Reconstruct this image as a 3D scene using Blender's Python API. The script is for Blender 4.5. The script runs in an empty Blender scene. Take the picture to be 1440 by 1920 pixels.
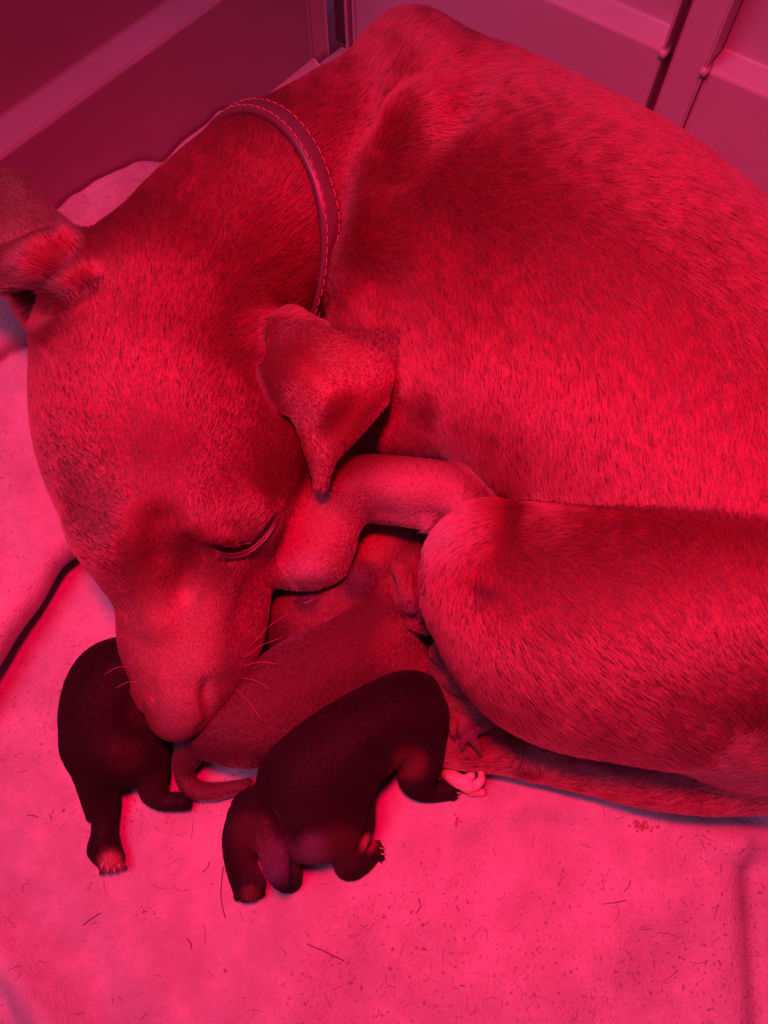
import bpy, math, random
import numpy as np
from mathutils import Vector, noise as mnoise

random.seed(5)
rng = np.random.default_rng(7)
scene = bpy.context.scene
PI = math.pi

# ------------------------------------------------------------------ camera
F, TILT, H = 1400.0, math.radians(25), 0.5
CT, ST = math.cos(TILT), math.sin(TILT)
cam_d = bpy.data.cameras.new('camera')
cam = bpy.data.objects.new('camera', cam_d)
scene.collection.objects.link(cam)
cam.location = (0, 0, H)
cam.rotation_euler = (TILT, 0, 0)
cam_d.sensor_fit = 'VERTICAL'
cam_d.sensor_height = 36
cam_d.sensor_width = 27
cam_d.lens = F / 1920 * 36
cam_d.clip_start = 0.01
scene.camera = cam

# ------------------------------------------------------------------ world and lamps
world = bpy.data.worlds.new('world')
scene.world = world
world.use_nodes = True
world.node_tree.nodes['Background'].inputs[0].default_value = (0.55, 0.10, 0.33, 1)
world.node_tree.nodes['Background'].inputs[1].default_value = 0.12


def lamp(name, loc, target, size, power, col):
    d = bpy.data.lights.new(name, 'AREA')
    d.shape = 'DISK'
    d.size = size
    d.energy = power
    d.color = col
    o = bpy.data.objects.new(name, d)
    scene.collection.objects.link(o)
    o.location = loc
    o.rotation_euler = (Vector(target) - Vector(loc)).to_track_quat('-Z', 'Y').to_euler()
    return o


hl = lamp('heat_lamp', (-0.02, 0.10, 0.80), (0.03, 0.20, 0.0), 0.10, 9.0, (1.0, 0.0, 0.055))
lamp('room_light', (-0.60, -0.05, 1.50), (0.1, 0.3, 0.0), 0.8, 13.5, (0.74, 0.17, 0.48))

hl.data = bpy.data.lights.new('heat_lamp', 'SPOT')      # reflector bulb
hl.data.energy = 53.0
hl.data.color = (1.0, 0.0, 0.055)
hl.data.spot_size = math.radians(84)
hl.data.spot_blend = 1.0
hl.data.shadow_soft_size = 0.05

vs = scene.view_settings
vs.view_transform = 'Standard'
vs.look = 'None'
vs.gamma = 1
vs.exposure = 0.0
vs.use_curve_mapping = False


# ------------------------------------------------------------------ pixel <-> world
def ray(px, py):
    x = (px - 720) / F
    y = -(py - 960) / F
    return np.array([x, y * CT + ST, y * ST - CT])


def P(px, py, z=0.0):
    r = ray(px, py)
    return np.array([0, 0, H]) + r * ((H - z) / -r[2])


def S(px, py, rpx, z=None, zf=1.0):
    """sphere whose outline is rpx pixels; z given, or resting with centre at zf*radius"""
    k = -ray(px, py)[2]
    if z is None:
        a = zf * rpx / (F * k)
        z = a * H / (1 + a)
    d = (H - z) / k
    return np.append(P(px, py, z), rpx * d / F)


def to_px(p):
    x = p[:, 0]
    y = p[:, 1]
    z = p[:, 2] - H
    yc = y * CT + z * ST
    zc = -y * ST + z * CT
    return np.stack([720 + F * x / -zc, 960 - F * yc / -zc], 1)


RIGHT = np.array([1.0, 0, 0])
UP = np.array([0, CT, ST])


# ------------------------------------------------------------------ implicit surface field
class Field:
    def __init__(s, lo, hi, h):
        s.lo = np.array(lo, float)
        s.h = h
        s.n = (np.ceil((np.array(hi) - s.lo) / h).astype(int) + 1)
        s.v = np.full(s.n, 1.0, np.float32)

    def box(s, lo, hi):
        i0 = np.clip(np.floor((np.array(lo) - s.lo) / s.h).astype(int), 0, s.n - 1)
        i1 = np.clip(np.ceil((np.array(hi) - s.lo) / s.h).astype(int) + 1, 1, s.n)
        sl = tuple(slice(a, b) for a, b in zip(i0, i1))
        ax = [(s.lo[k] + s.h * np.arange(i0[k], i1[k])).astype(np.float32) for k in range(3)]
        return sl, ax[0][:, None, None], ax[1][None, :, None], ax[2][None, None, :]

    def comb(s, sl, d, k, sub=False):
        a = s.v[sl]
        if a.size == 0:
            return
        if sub:
            hh = np.clip(.5 - .5 * (d + a) / k, 0, 1)
            s.v[sl] = a * (1 - hh) + (-d) * hh + k * hh * (1 - hh)
        else:
            hh = np.clip(.5 + .5 * (d - a) / k, 0, 1)
            s.v[sl] = d * (1 - hh) + a * hh - k * hh * (1 - hh)

    def cone(s, A, B, k=.01, fz=1.0, sub=False):
        A = np.array(A)
        B = np.array(B)
        m = max(A[3], B[3]) + k + 3 * s.h
        sl, X, Y, Z = s.box(np.minimum(A[:3], B[:3]) - m, np.maximum(A[:3], B[:3]) + m)
        d = B[:3] - A[:3]
        d2 = d * np.array([1, 1, 1 / fz])
        L = max(float(d2 @ d2), 1e-12)
        x, y, z = X - A[0], Y - A[1], (Z - A[2]) / fz
        t = np.clip((x * d2[0] + y * d2[1] + z * d2[2]) / L, 0, 1)
        r = A[3] + t * (B[3] - A[3])
        q = np.sqrt((x - t * d2[0]) ** 2 + (y - t * d2[1]) ** 2 + (z - t * d2[2]) ** 2) - r
        s.comb(sl, q * min(1, fz), k, sub)

    def chain(s, pts, k=.01, fz=1.0, fn=None):
        """tapered limb through spheres, joined to the rest with blend radius k"""
        pts = [np.array(p, float) for p in pts]
        if len(pts) > 2:
            pts = catmull(pts, 9)
        A = np.array(pts)
        m = A[:, 3].max() + k + 3 * s.h
        sl, X, Y, Z = s.box(A[:, :3].min(0) - m, A[:, :3].max(0) + m)
        out = None
        for a, b in zip(pts[:-1], pts[1:]):
            d = b[:3] - a[:3]
            d2 = d * np.array([1, 1, 1 / fz])
            L = max(float(d2 @ d2), 1e-12)
            x, y, z = X - a[0], Y - a[1], (Z - a[2]) / fz
            t = np.clip((x * d2[0] + y * d2[1] + z * d2[2]) / L, 0, 1)
            q = np.sqrt((x - t * d2[0]) ** 2 + (y - t * d2[1]) ** 2 + (z - t * d2[2]) ** 2) - (a[3] + t * (b[3] - a[3]))
            out = q if out is None else np.minimum(out, q)
        s.comb(sl, (out * min(1, fz)).astype(np.float32), k)

    def cloud(s, pts, r, k=.003, sub=False):
        pts = np.array(pts)
        rr = np.broadcast_to(np.asarray(r, float), (len(pts),))
        m = rr.max() + k + 3 * s.h
        sl, X, Y, Z = s.box(pts.min(0) - m, pts.max(0) + m)
        sh = np.broadcast_shapes(X.shape, Y.shape, Z.shape)
        d = np.full(sh, 1.0, np.float32)
        for p, r_ in zip(pts, rr):          # local windows only
            s2, x, y, z = s.box(p - r_ - m, p + r_ + m)
            loc = tuple(slice(a.start - b.start, a.stop - b.start) for a, b in zip(s2, sl))
            q = np.sqrt((x - p[0]) ** 2 + (y - p[1]) ** 2 + (z - p[2]) ** 2) - r_
            if any(l.start < 0 for l in loc):
                continue
            dd = d[loc]
            d[loc] = np.minimum(dd, q[:dd.shape[0], :dd.shape[1], :dd.shape[2]])
        s.comb(sl, d, k, sub)

    def sample(s, p):
        g = (np.asarray(p) - s.lo) / s.h
        g = np.clip(g, 0, s.n - 1.001)
        i = g.astype(int)
        f = g - i
        v = s.v
        out = 0
        for a in (0, 1):
            for b in (0, 1):
                for c in (0, 1):
                    w = (f[..., 0] if a else 1 - f[..., 0]) * (f[..., 1] if b else 1 - f[..., 1]) * (f[..., 2] if c else 1 - f[..., 2])
                    out = out + w * v[i[..., 0] + a, i[..., 1] + b, i[..., 2] + c]
        return out

    def grad(s, p):
        e = s.h * .9
        g = np.stack([s.sample(p + np.eye(3)[k] * e) - s.sample(p - np.eye(3)[k] * e) for k in range(3)], -1)
        return g / np.maximum(np.linalg.norm(g, axis=-1, keepdims=True), 1e-9)

    def hit(s, o, d, t0=0.0, t1=1.0, outside_in=True):
        d = d / np.linalg.norm(d)
        t = np.arange(t0, t1, s.h * .4)
        v = s.sample(o + d * t[:, None])
        inside = v < 0
        idx = np.where(inside if outside_in else ~inside)[0]
        return None if len(idx) == 0 else o + d * t[idx[0]]

    def at(s, px, py):
        return s.hit(np.array([0, 0, H]), ray(px, py), .1, 1.2)

    def mesh(s):
        v = s.v
        ins = v < 0
        n = np.array(v.shape) - 1
        cnt = np.zeros(n, np.int8)
        for a in (0, 1):
            for b in (0, 1):
                for c in (0, 1):
                    cnt += ins[a:a + n[0], b:b + n[1], c:c + n[2]]
        act = (cnt > 0) & (cnt < 8)
        ids = np.full(n, -1, np.int64)
        ci = np.argwhere(act)
        ids[act] = np.arange(len(ci))
        acc = np.zeros((len(ci), 3))
        num = np.zeros(len(ci))
        for ax in range(3):
            o1, o2 = [k for k in range(3) if k != ax]
            for a in (0, 1):
                for b in (0, 1):
                    off = np.zeros(3, int)
                    off[o1] = a
                    off[o2] = b
                    p = ci + off
                    q = p.copy()
                    q[:, ax] += 1
                    va = v[p[:, 0], p[:, 1], p[:, 2]]
                    vb = v[q[:, 0], q[:, 1], q[:, 2]]
                    m = (va < 0) != (vb < 0)
                    t = np.where(m, va / np.where(m, va - vb, 1), 0)
                    pos = np.zeros((len(ci), 3))
                    pos[:] = off
                    pos[:, ax] = t
                    acc[m] += pos[m]
                    num[m] += 1
        vert = s.lo + s.h * (ci + acc / num[:, None])
        quads = []
        for ax in range(3):
            o1, o2 = [(1, 2), (2, 0), (0, 1)][ax]
            sl0 = [slice(None)] * 3
            sl1 = [slice(None)] * 3
            sl0[ax] = slice(0, -1)
            sl1[ax] = slice(1, None)
            A = ins[tuple(sl0)]
            B = ins[tuple(sl1)]
            e = np.argwhere(A != B)
            e = e[(e[:, o1] > 0) & (e[:, o2] > 0) & (e[:, o1] < n[o1]) & (e[:, o2] < n[o2])]
            fl = A[e[:, 0], e[:, 1], e[:, 2]]
            c = []
            for a, b in ((1, 1), (0, 1), (0, 0), (1, 0)):
                p = e.copy()
                p[:, o1] -= a
                p[:, o2] -= b
                c.append(ids[p[:, 0], p[:, 1], p[:, 2]])
            q = np.stack(c, 1)
            q[~fl] = q[~fl][:, ::-1]
            quads.append(q)
        quads = np.concatenate(quads)
        # relax onto the true surface
        for _ in range(2):
            g = s.grad(vert)
            vert = vert - g * np.clip(s.sample(vert), -s.h, s.h)[:, None] * .7
        return vert, quads


def catmull(pts, n):
    pts = [np.array(p, float) for p in pts]
    P_ = [2 * pts[0] - pts[1]] + pts + [2 * pts[-1] - pts[-2]]
    out = []
    for i in range(1, len(P_) - 2):
        for j in range(n):
            t = j / n
            a, b, c, d = P_[i - 1:i + 3]
            out.append(.5 * (2 * b + (c - a) * t + (2 * a - 5 * b + 4 * c - d) * t * t + (3 * b - a - 3 * c + d) * t ** 3))
    out.append(pts[-1])
    return out


# ------------------------------------------------------------------ objects
def link(o, parent=None):
    scene.collection.objects.link(o)
    if parent is not None:
        o.parent = parent
        o.matrix_parent_inverse = (parent.matrix_basis).inverted()
    return o


def tag(o, label=None, cat=None, group=None, kind=None):
    for k, v in (('label', label), ('category', cat), ('group', group), ('kind', kind)):
        if v:
            o[k] = v
    return o


def empty(name, loc):
    o = bpy.data.objects.new(name, None)
    o.empty_display_size = .02
    o.location = loc
    scene.collection.objects.link(o)
    return o


def mesh_obj(name, verts, faces, mat, parent=None, smooth=True, cols=None):
    me = bpy.data.meshes.new(name)
    verts = np.asarray(verts, np.float64)
    if isinstance(faces, np.ndarray):
        k = faces.shape[1]
        me.vertices.add(len(verts))
        me.vertices.foreach_set('co', verts.ravel())
        me.loops.add(faces.size)
        me.loops.foreach_set('vertex_index', faces.ravel().astype(np.int32))
        me.polygons.add(len(faces))
        me.polygons.foreach_set('loop_start', np.arange(0, faces.size, k, dtype=np.int32))
        me.update(calc_edges=True)
    else:
        me.from_pydata([tuple(v) for v in verts], [], faces)
        me.update()
    me.validate()
    if smooth:
        me.polygons.foreach_set('use_smooth', [True] * len(me.polygons))
    if cols is not None:
        a = me.color_attributes.new('coat', 'FLOAT_COLOR', 'POINT')
        a.data.foreach_set('color', np.concatenate([cols, np.ones((len(cols), 1))], 1).astype(np.float32).ravel())
    me.materials.append(mat)
    o = bpy.data.objects.new(name, me)
    return link(o, parent)


class MB:
    """collects simple solids into one mesh"""
    def __init__(s):
        s.v, s.f = [], []

    def add(s, v, f):
        o = len(s.v)
        s.v += [tuple(p) for p in v]
        s.f += [tuple(i + o for i in q) for q in f]

    def tube(s, pts, rad, n=6):
        pts = [Vector(p) for p in pts]
        rs = [rad] * len(pts) if np.isscalar(rad) else list(rad)
        ref = Vector((0, 0, 1))
        v = []
        for i, p in enumerate(pts):
            t = (pts[min(i + 1, len(pts) - 1)] - pts[max(i - 1, 0)]).normalized()
            a = t.cross(ref)
            a = a.normalized() if a.length > 1e-3 else Vector((1, 0, 0))
            b = a.cross(t)
            for k in range(n):
                w = 2 * PI * k / n
                v.append(p + (a * math.cos(w) + b * math.sin(w)) * rs[i])
        f = [(i * n + k, i * n + (k + 1) % n, (i + 1) * n + (k + 1) % n, (i + 1) * n + k) for i in range(len(pts) - 1) for k in range(n)]
        f += [tuple(range(n - 1, -1, -1)), tuple(range((len(pts) - 1) * n, len(pts) * n))]
        s.add(v, f)

    def build(s, name, mat, parent=None, smooth=True):
        return mesh_obj(name, s.v, s.f, mat, parent, smooth)


# ------------------------------------------------------------------ materials
def mat(name):
    m = bpy.data.materials.new(name)
    m.use_nodes = True
    nt = m.node_tree
    b = nt.nodes['Principled BSDF']
    return m, nt, b


def N(nt, t, **kw):
    n = nt.nodes.new(t)
    for k, v in kw.items():
        setattr(n, k, v)
    return n


def noise_node(nt, scale, detail=4, rough=.6, coord='Object', stretch=None):
    tc = N(nt, 'ShaderNodeTexCoord')
    n = N(nt, 'ShaderNodeTexNoise')
    n.inputs['Scale'].default_value = scale
    n.inputs['Detail'].default_value = detail
    n.inputs['Roughness'].default_value = rough
    src = tc.outputs[coord]
    if stretch:
        mp = N(nt, 'ShaderNodeMapping')
        mp.inputs['Scale'].default_value = stretch
        nt.links.new(src, mp.inputs['Vector'])
        src = mp.outputs[0]
    nt.links.new(src, n.inputs['Vector'])
    return n


def ramp(nt, fac, stops):
    r = N(nt, 'ShaderNodeValToRGB')
    e = r.color_ramp.elements
    while len(e) < len(stops):
        e.new(.5)
    for el, (p, c) in zip(e, stops):
        el.position = p
        el.color = (*c, 1) if len(c) == 3 else c
    nt.links.new(fac, r.inputs[0])
    return r


def bump(nt, b, height, strength, dist=.002):
    n = N(nt, 'ShaderNodeBump')
    n.inputs['Strength'].default_value = strength
    n.inputs['Distance'].default_value = dist
    nt.links.new(height, n.inputs['Height'])
    nt.links.new(n.outputs[0], b.inputs['Normal'])
    return n


def plastic(name, col, rough=.38):
    m, nt, b = mat(name)
    n = noise_node(nt, 9, 5)
    lo = tuple(c * .9 for c in col)
    r = ramp(nt, n.outputs[0], [(.35, lo), (.7, col)])
    nt.links.new(r.outputs[0], b.inputs['Base Color'])
    b.inputs['Roughness'].default_value = rough
    n2 = noise_node(nt, 260, 3)
    bump(nt, b, n2.outputs[0], .12, .0008)
    return m


def plain(name, col, rough=.5, **kw):
    m, nt, b = mat(name)
    n = noise_node(nt, 300, 3)
    r = ramp(nt, n.outputs[0], [(.3, tuple(c * .8 for c in col)), (.7, col)])
    nt.links.new(r.outputs[0], b.inputs['Base Color'])
    b.inputs['Roughness'].default_value = rough
    for k, v in kw.items():
        b.inputs[k].default_value = v
    return m


def coat_mat(name, rough=.55, hair=False, spec=.5, sheen=0.0):
    m, nt, b = mat(name)
    a = N(nt, 'ShaderNodeAttribute')
    a.attribute_name = 'coat'
    if hair:
        b.inputs['Base Color'].default_value = (1, 1, 1, 1)
        nt.links.new(a.outputs['Color'], b.inputs['Base Color'])
    else:
        n = noise_node(nt, 900, 2, stretch=(1, .35, 1))
        r = ramp(nt, n.outputs[0], [(.3, (.55, .55, .55)), (.7, (1, 1, 1))])
        mx = N(nt, 'ShaderNodeMix', data_type='RGBA', blend_type='MULTIPLY')
        mx.inputs['Factor'].default_value = 1
        nt.links.new(a.outputs['Color'], mx.inputs['A'])
        nt.links.new(r.outputs[0], mx.inputs['B'])
        nt.links.new(mx.outputs['Result'], b.inputs['Base Color'])
        bump(nt, b, n.outputs[0], .5, .001)
    b.inputs['Roughness'].default_value = rough
    b.inputs['Specular IOR Level'].default_value = spec
    b.inputs['Sheen Weight'].default_value = sheen
    return m


def fleece(name):
    m, nt, b = mat(name)
    n = noise_node(nt, 22, 8, .72)
    r = ramp(nt, n.outputs[0], [(.3, (.42, .37, .38)), (.5, (.52, .48, .49)), (.70, (.68, .65, .65))])
    # fine dark lint and hair specks
    n2 = noise_node(nt, 420, 2, .5)
    r2 = ramp(nt, n2.outputs[0], [(.28, (.5, .36, .37)), (.40, (1, 1, 1))])
    n3 = noise_node(nt, 7, 3)
    r3 = ramp(nt, n3.outputs[0], [(.4, (0, 0, 0)), (.62, (1, 1, 1))])
    mx = N(nt, 'ShaderNodeMix', data_type='RGBA', blend_type='MULTIPLY')
    nt.links.new(r3.outputs[0], mx.inputs['Factor'])
    nt.links.new(r.outputs[0], mx.inputs['A'])
    nt.links.new(r2.outputs[0], mx.inputs['B'])
    nt.links.new(mx.outputs['Result'], b.inputs['Base Color'])
    b.inputs['Roughness'].default_value = .95
    b.inputs['Specular IOR Level'].default_value = .1
    b.inputs['Sheen Weight'].default_value = .15
    n4 = noise_node(nt, 700, 4, .7)
    n5 = noise_node(nt, 60, 4, .6)
    ad = N(nt, 'ShaderNodeMath', operation='ADD')
    nt.links.new(n4.outputs[0], ad.inputs[0])
    nt.links.new(n5.outputs[0], ad.inputs[1])
    bump(nt, b, ad.outputs[0], .8, .0020)
    return m


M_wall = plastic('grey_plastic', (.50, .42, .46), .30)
M_wall_shaded = plastic('shaded_side_plastic', (.33, .27, .32), .34)  # same plastic as the back wall, with the left wall's shade put into colour
M_wall_dark = plastic('shadow_grey_plastic', (.17, .15, .17), .45)
M_floor = plastic('floor_plastic', (.2, .18, .2), .5)
M_fleece = fleece('white_fleece')
M_skin = coat_mat('dog_skin', .6)


def hair_bsdf(name, rough, radial, coat):
    m = bpy.data.materials.new(name)
    m.use_nodes = True
    nt = m.node_tree
    nt.nodes.remove(nt.nodes['Principled BSDF'])
    h = N(nt, 'ShaderNodeBsdfHairPrincipled')
    h.model = 'CHIANG'
    h.parametrization = 'COLOR'
    a = N(nt, 'ShaderNodeAttribute')
    a.attribute_name = 'coat'
    nt.links.new(a.outputs['Color'], h.inputs['Color'])
    h.inputs['Roughness'].default_value = rough
    h.inputs['Radial Roughness'].default_value = radial
    h.inputs['Coat'].default_value = coat
    nt.links.new(h.outputs[0], nt.nodes['Material Output'].inputs['Surface'])
    return m


M_hair = hair_bsdf('dog_hair', .30, .45, .05)
M_pskin = coat_mat('puppy_skin', .6, spec=.15, sheen=.03)
M_phair = coat_mat('puppy_hair', .6, hair=True, spec=.2)
M_leather = plain('collar_leather', (.10, .055, .07), .34)
M_thread = plain('collar_thread', (.55, .16, .15), .7)
M_lid = plain('eyelid', (.10, .06, .07), .35)
M_dark = plain('dark_speck', (.07, .04, .035), .8)
M_stain = plain('dried_mud', (.30, .16, .13), .9)
M_claw = plain('claw', (.5, .3, .28), .4)

# ------------------------------------------------------------------ the setting: box walls
CORNER = P(640, 85)
AL = math.radians(37.5)
DL = np.array([-math.sin(AL), -math.cos(AL), 0])      # along the left wall, towards the viewer
DB = np.array([math.cos(AL), -math.sin(AL), 0])       # along the back wall, to the right
CZ = np.array([0, 0, 1.0])


def wall_pt(along, out, s, n, z):
    """s along the wall, n outwards (behind the inner face)"""
    return CORNER + along * s - out * n + CZ * z


def profile_panel(name, along, out, s0, s1, prof, m, parent, thick=.006, nseg=2):
    v, f = [], []
    prof = list(prof)
    back = [(n + thick, z) for n, z in prof[::-1]]
    ring = prof + back
    k = len(ring)
    for i in range(nseg + 1):
        s = s0 + (s1 - s0) * i / nseg
        v += [wall_pt(along, out, s, n, z) for n, z in ring]
    for i in range(nseg):
        for j in range(k):
            a, b = i * k + j, i * k + (j + 1) % k
            f.append((a, b, b + k, a + k))
    f.append(tuple(range(k)))
    f.append(tuple(range(nseg * k, nseg * k + k))[::-1])
    o = mesh_obj(name, v, f, m, parent, smooth=False)
    bm = o.modifiers.new('b', 'BEVEL')
    bm.width = .0016
    bm.segments = 2
    bm.limit_method = 'ANGLE'
    return o


def step(n0, zl, w, top=.42):
    """lower face, rounded shelf edge, sloping ledge, upper face"""
    return [(n0, -.004), (n0, zl - .004), (n0 + .0012, zl - .001), (n0 + .004, zl), (n0 + w, zl + .003),
            (n0 + w + .001, zl + .006), (n0 + w + .004, top)]


# which world width the ledge has
_a = ray(325, 0)
_h = np.array([0, 0, H]) + _a * ((H - .121) / -_a[2])
WL = float(-np.dot(_h - CORNER, DB))
_a = ray(1150, 0)
_h = np.array([0, 0, H]) + _a * ((H - .133) / -_a[2])
WB = float(-np.dot(_h - CORNER, DL))

wl = empty('wall_left', tuple(wall_pt(DL, DB, .4, 0, 0)))
wl['kind'] = 'structure'
profile_panel('panel', DL, DB, .046, 1.0, step(0, .118, WL), M_wall_shaded, wl)
profile_panel('corner_strip', DL, DB, .020, .044, [(.001, -.004), (.001, .3), (.002, .42)], M_wall, wl)
profile_panel('kick_strip', DL, DB, .046, .35, [(-.010, -.004), (-.010, .006), (-.004, .010), (.002, .010)], M_wall, wl, .004)

wb = empty('wall_back', tuple(wall_pt(DB, DL, .3, 0, 0)))
wb['kind'] = 'structure'
profile_panel('corner_strip', DB, DL, -.016, .010, [(.012, -.004), (.012, .2), (.012, .42)], M_wall_dark, wb)
profile_panel('corner_rib', DB, DL, .011, .0145, [(-.004, -.004), (-.004, .2), (-.004, .42)], M_wall, wb, .012)
profile_panel('corner_rib', DB, DL, .019, .0225, [(-.002, -.004), (-.002, .2), (-.002, .42)], M_wall, wb, .012)
s0 = .0225
for c in (.3485, .70, 1.05):
    profile_panel('panel', DB, DL, s0, c - .0190, step(0, .128, WB), M_wall, wb)
    # vertical channel: groove, thin ribs and flat strip
    profile_panel('rib', DB, DL, c - .0188, c - .0168, [(-.0035, -.004), (-.0035, .2), (-.0035, .42)], M_wall, wb, .03)
    profile_panel('channel_strip', DB, DL, c - .0112, c + .0150, [(.004, -.004), (.004, .2), (.004, .42)], M_wall, wb)
    profile_panel('groove', DB, DL, c - .0168, c - .0112, [(.014, -.004), (.014, .2), (.014, .42)], M_wall_dark, wb)
    profile_panel('rib', DB, DL, c + .0165, c + .0185, [(-.0035, -.004), (-.0035, .2), (-.0035, .42)], M_wall, wb, .03)
    for dc in (-.0178, .0175):
        mb = MB()
        ce = wall_pt(DB, DL, c + dc, 0, .126)
        ring = []
        prof = [(.006, .0), (.006, .0036), (-.0045, .0036), (-.0060, .0026), (-.0064, 0)]
        n = 14
        vv = []
        for nn, rr in prof:
            for k in range(n):
                w = 2 * PI * k / n
                vv.append(ce - DL * nn + DB * rr * math.cos(w) + CZ * rr * math.sin(w))
        ff = [(i * n + k, i * n + (k + 1) % n, (i + 1) * n + (k + 1) % n, (i + 1) * n + k) for i in range(len(prof) - 1) for k in range(n)]
        mb.add(vv, ff)
        mb.build('pin', M_wall, wb)
    s0 = c + .0190

fl = mesh_obj('floor', [CORNER - DB * .06 - DL * .06 - CZ * .012, CORNER + DL * 1.05 - DB * .06 - CZ * .012,
                        CORNER + DL * 1.05 + DB * 1.1 - CZ * .012, CORNER - DL * .06 + DB * 1.1 - CZ * .012,
                        CORNER - DB * .06 - DL * .06 - CZ * .03, CORNER + DL * 1.05 - DB * .06 - CZ * .03,
                        CORNER + DL * 1.05 + DB * 1.1 - CZ * .03, CORNER - DL * .06 + DB * 1.1 - CZ * .03],
              [(0, 1, 2, 3), (7, 6, 5, 4), (0, 4, 5, 1), (1, 5, 6, 2), (2, 6, 7, 3), (3, 7, 4, 0)], M_floor, smooth=False)
fl['kind'] = 'structure'


# ------------------------------------------------------------------ blanket on the floor
def fbm(x, y, sc, seed=0.0, octs=3):
    out = np.zeros(len(x))
    for i in range(len(x)):
        out[i] = mnoise.fractal(Vector((x[i] * sc + seed, y[i] * sc - seed, seed)), 1.0, 2.0, octs)
    return out


def smooth01(t):
    t = np.clip(t, 0, 1)
    return t * t * (3 - 2 * t)


def seg_dist(p, a, b):
    d = b - a
    t = np.clip(((p - a) @ d) / (d @ d), 0, 1)
    return np.linalg.norm(p - a - t[:, None] * d, axis=1), t


NA, NB = 300, 300
sa = np.linspace(.003, 1.0, NA)
sb = np.linspace(.003, 1.02, NB)
A_, B_ = np.meshgrid(sa, sb, indexing='ij')
A_, B_ = A_.ravel(), B_.ravel()
bx_ = CORNER[0] + DL[0] * A_ + DB[0] * B_
by_ = CORNER[1] + DL[1] * A_ + DB[1] * B_
bz = .0035 * fbm(bx_, by_, 7, 3.1) + .0012 * fbm(bx_, by_, 30, 9.2)
hw = np.interp(A_, [0, .11, .15, .18, .22, .255, .285, .32, .36, .42, .6, .8], [.0, .004, .020, .036, .036, .030, .048, .056, .060, .05, .04, .02])
bz += hw * np.exp(-(np.maximum(B_ - .022, 0) / .045) ** 2) * (1 + .25 * fbm(A_, B_, 14, 5.5))
pxy = to_px(np.stack([bx_, by_, np.zeros_like(bx_)], 1))


def ridge(pts, w, h):
    """soft fold in the fleece along pixel points"""
    global bz
    wp = [P(*q)[:2] for q in pts]
    q = np.stack([bx_, by_], 1)
    dm = np.full(len(q), 9.0)
    for a, b in zip(wp[:-1], wp[1:]):
        d, t = seg_dist(q, a, b)
        dm = np.minimum(dm, d)
    bz = bz + h * np.exp(-(dm / w) ** 2)


ridge([(860, 1530), (1000, 1500), (1150, 1510), (1290, 1555), (1370, 1580)], .012, .009)
ridge([(560, 1750), (700, 1640), (860, 1540)], .03, .004)
ridge([(1150, 1600), (1330, 1660), (1380, 1900)], .02, .006)
ridge([(1375, 1525), (1450, 1548)], .003, -.007)
ridge([(1405, 1640), (1425, 1800), (1440, 2000)], .010, -.010)
ridge([(1350, 1480), (1480, 1500)], .014, .008)
ridge([(-20, 1760), (60, 1850), (130, 1960)], .011, .012)
ridge([(60, 1700), (170, 1800), (230, 1960)], .010, -.003)
ridge([(0, 1880), (30, 1990)], .008, -.006)
ridge([(480, 1920), (620, 1700), (760, 1600)], .03, .006)
ridge([(1000, 1920), (1150, 1750), (1380, 1650)], .022, .006)
ridge([(1200, 1600), (1420, 1570)], .012, .005)
for _ in range(26):
    a = rng.uniform([-100, 1430], [1500, 2000])
    b = a + rng.normal(0, 90, 2)
    ridge([tuple(a), tuple(b)], rng.uniform(.008, .018), rng.uniform(-.0015, .0022))
bv = np.stack([bx_, by_, bz], 1)
I = np.arange(NA * NB).reshape(NA, NB)
top = np.stack([I[:-1, :-1], I[1:, :-1], I[1:, 1:], I[:-1, 1:]], -1).reshape(-1, 4)
v2 = bv - np.array([0, 0, .006])
v2[:, 2] = np.maximum(v2[:, 2], -.0119)
border = np.concatenate([I[:, 0], I[-1, 1:], I[::-1, -1][1:], I[0, ::-1][1:]])
sides = np.stack([border[:-1], border[1:], border[1:] + NA * NB, border[:-1] + NA * NB], 1)
blanket = mesh_obj('blanket', np.concatenate([bv, v2]), np.concatenate([top, top[:, ::-1] + NA * NB, sides]), M_fleece)
tag(blanket, 'pale pink-lit fleece blanket spread over the box floor and bunched along the left wall', 'blanket')


def ground_z(px, py):
    p = P(px, py, 0)
    q = p[:2] - CORNER[:2]
    a = (q @ DL[:2] - sa[0]) / (sa[1] - sa[0])
    b = (q @ DB[:2] - sb[0]) / (sb[1] - sb[0])
    i, j = int(np.clip(a, 0, NA - 1)), int(np.clip(b, 0, NB - 1))
    return bz[i * NB + j]


# loose fleece fibres on the blanket are left to the material; hairs and specks are below

# folded second blanket at the left edge
Fb = Field((-.52, -.12, -.01), (-.10, .62, .10), .003)
sl, X, Y, Z = Fb.box(Fb.lo, Fb.lo + (Fb.n - 1) * Fb.h)


def poly_sdf(X, Y, poly):
    x, y = np.broadcast_arrays(X, Y)
    d = np.full(x.shape, 1e9)
    s = np.ones(x.shape)
    n = len(poly)
    for i in range(n):
        a = poly[i]
        b = poly[i - 1]
        e = b - a
        wx, wy = x - a[0], y - a[1]
        t = np.clip((wx * e[0] + wy * e[1]) / (e @ e), 0, 1)
        d = np.minimum(d, (wx - e[0] * t) ** 2 + (wy - e[1] * t) ** 2)
        c1, c2, c3 = y >= a[1], y < b[1], e[0] * wy > e[1] * wx
        s = np.where((c1 & c2 & c3) | (~c1 & ~c2 & ~c3), -s, s)
    return s * np.sqrt(d)


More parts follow.
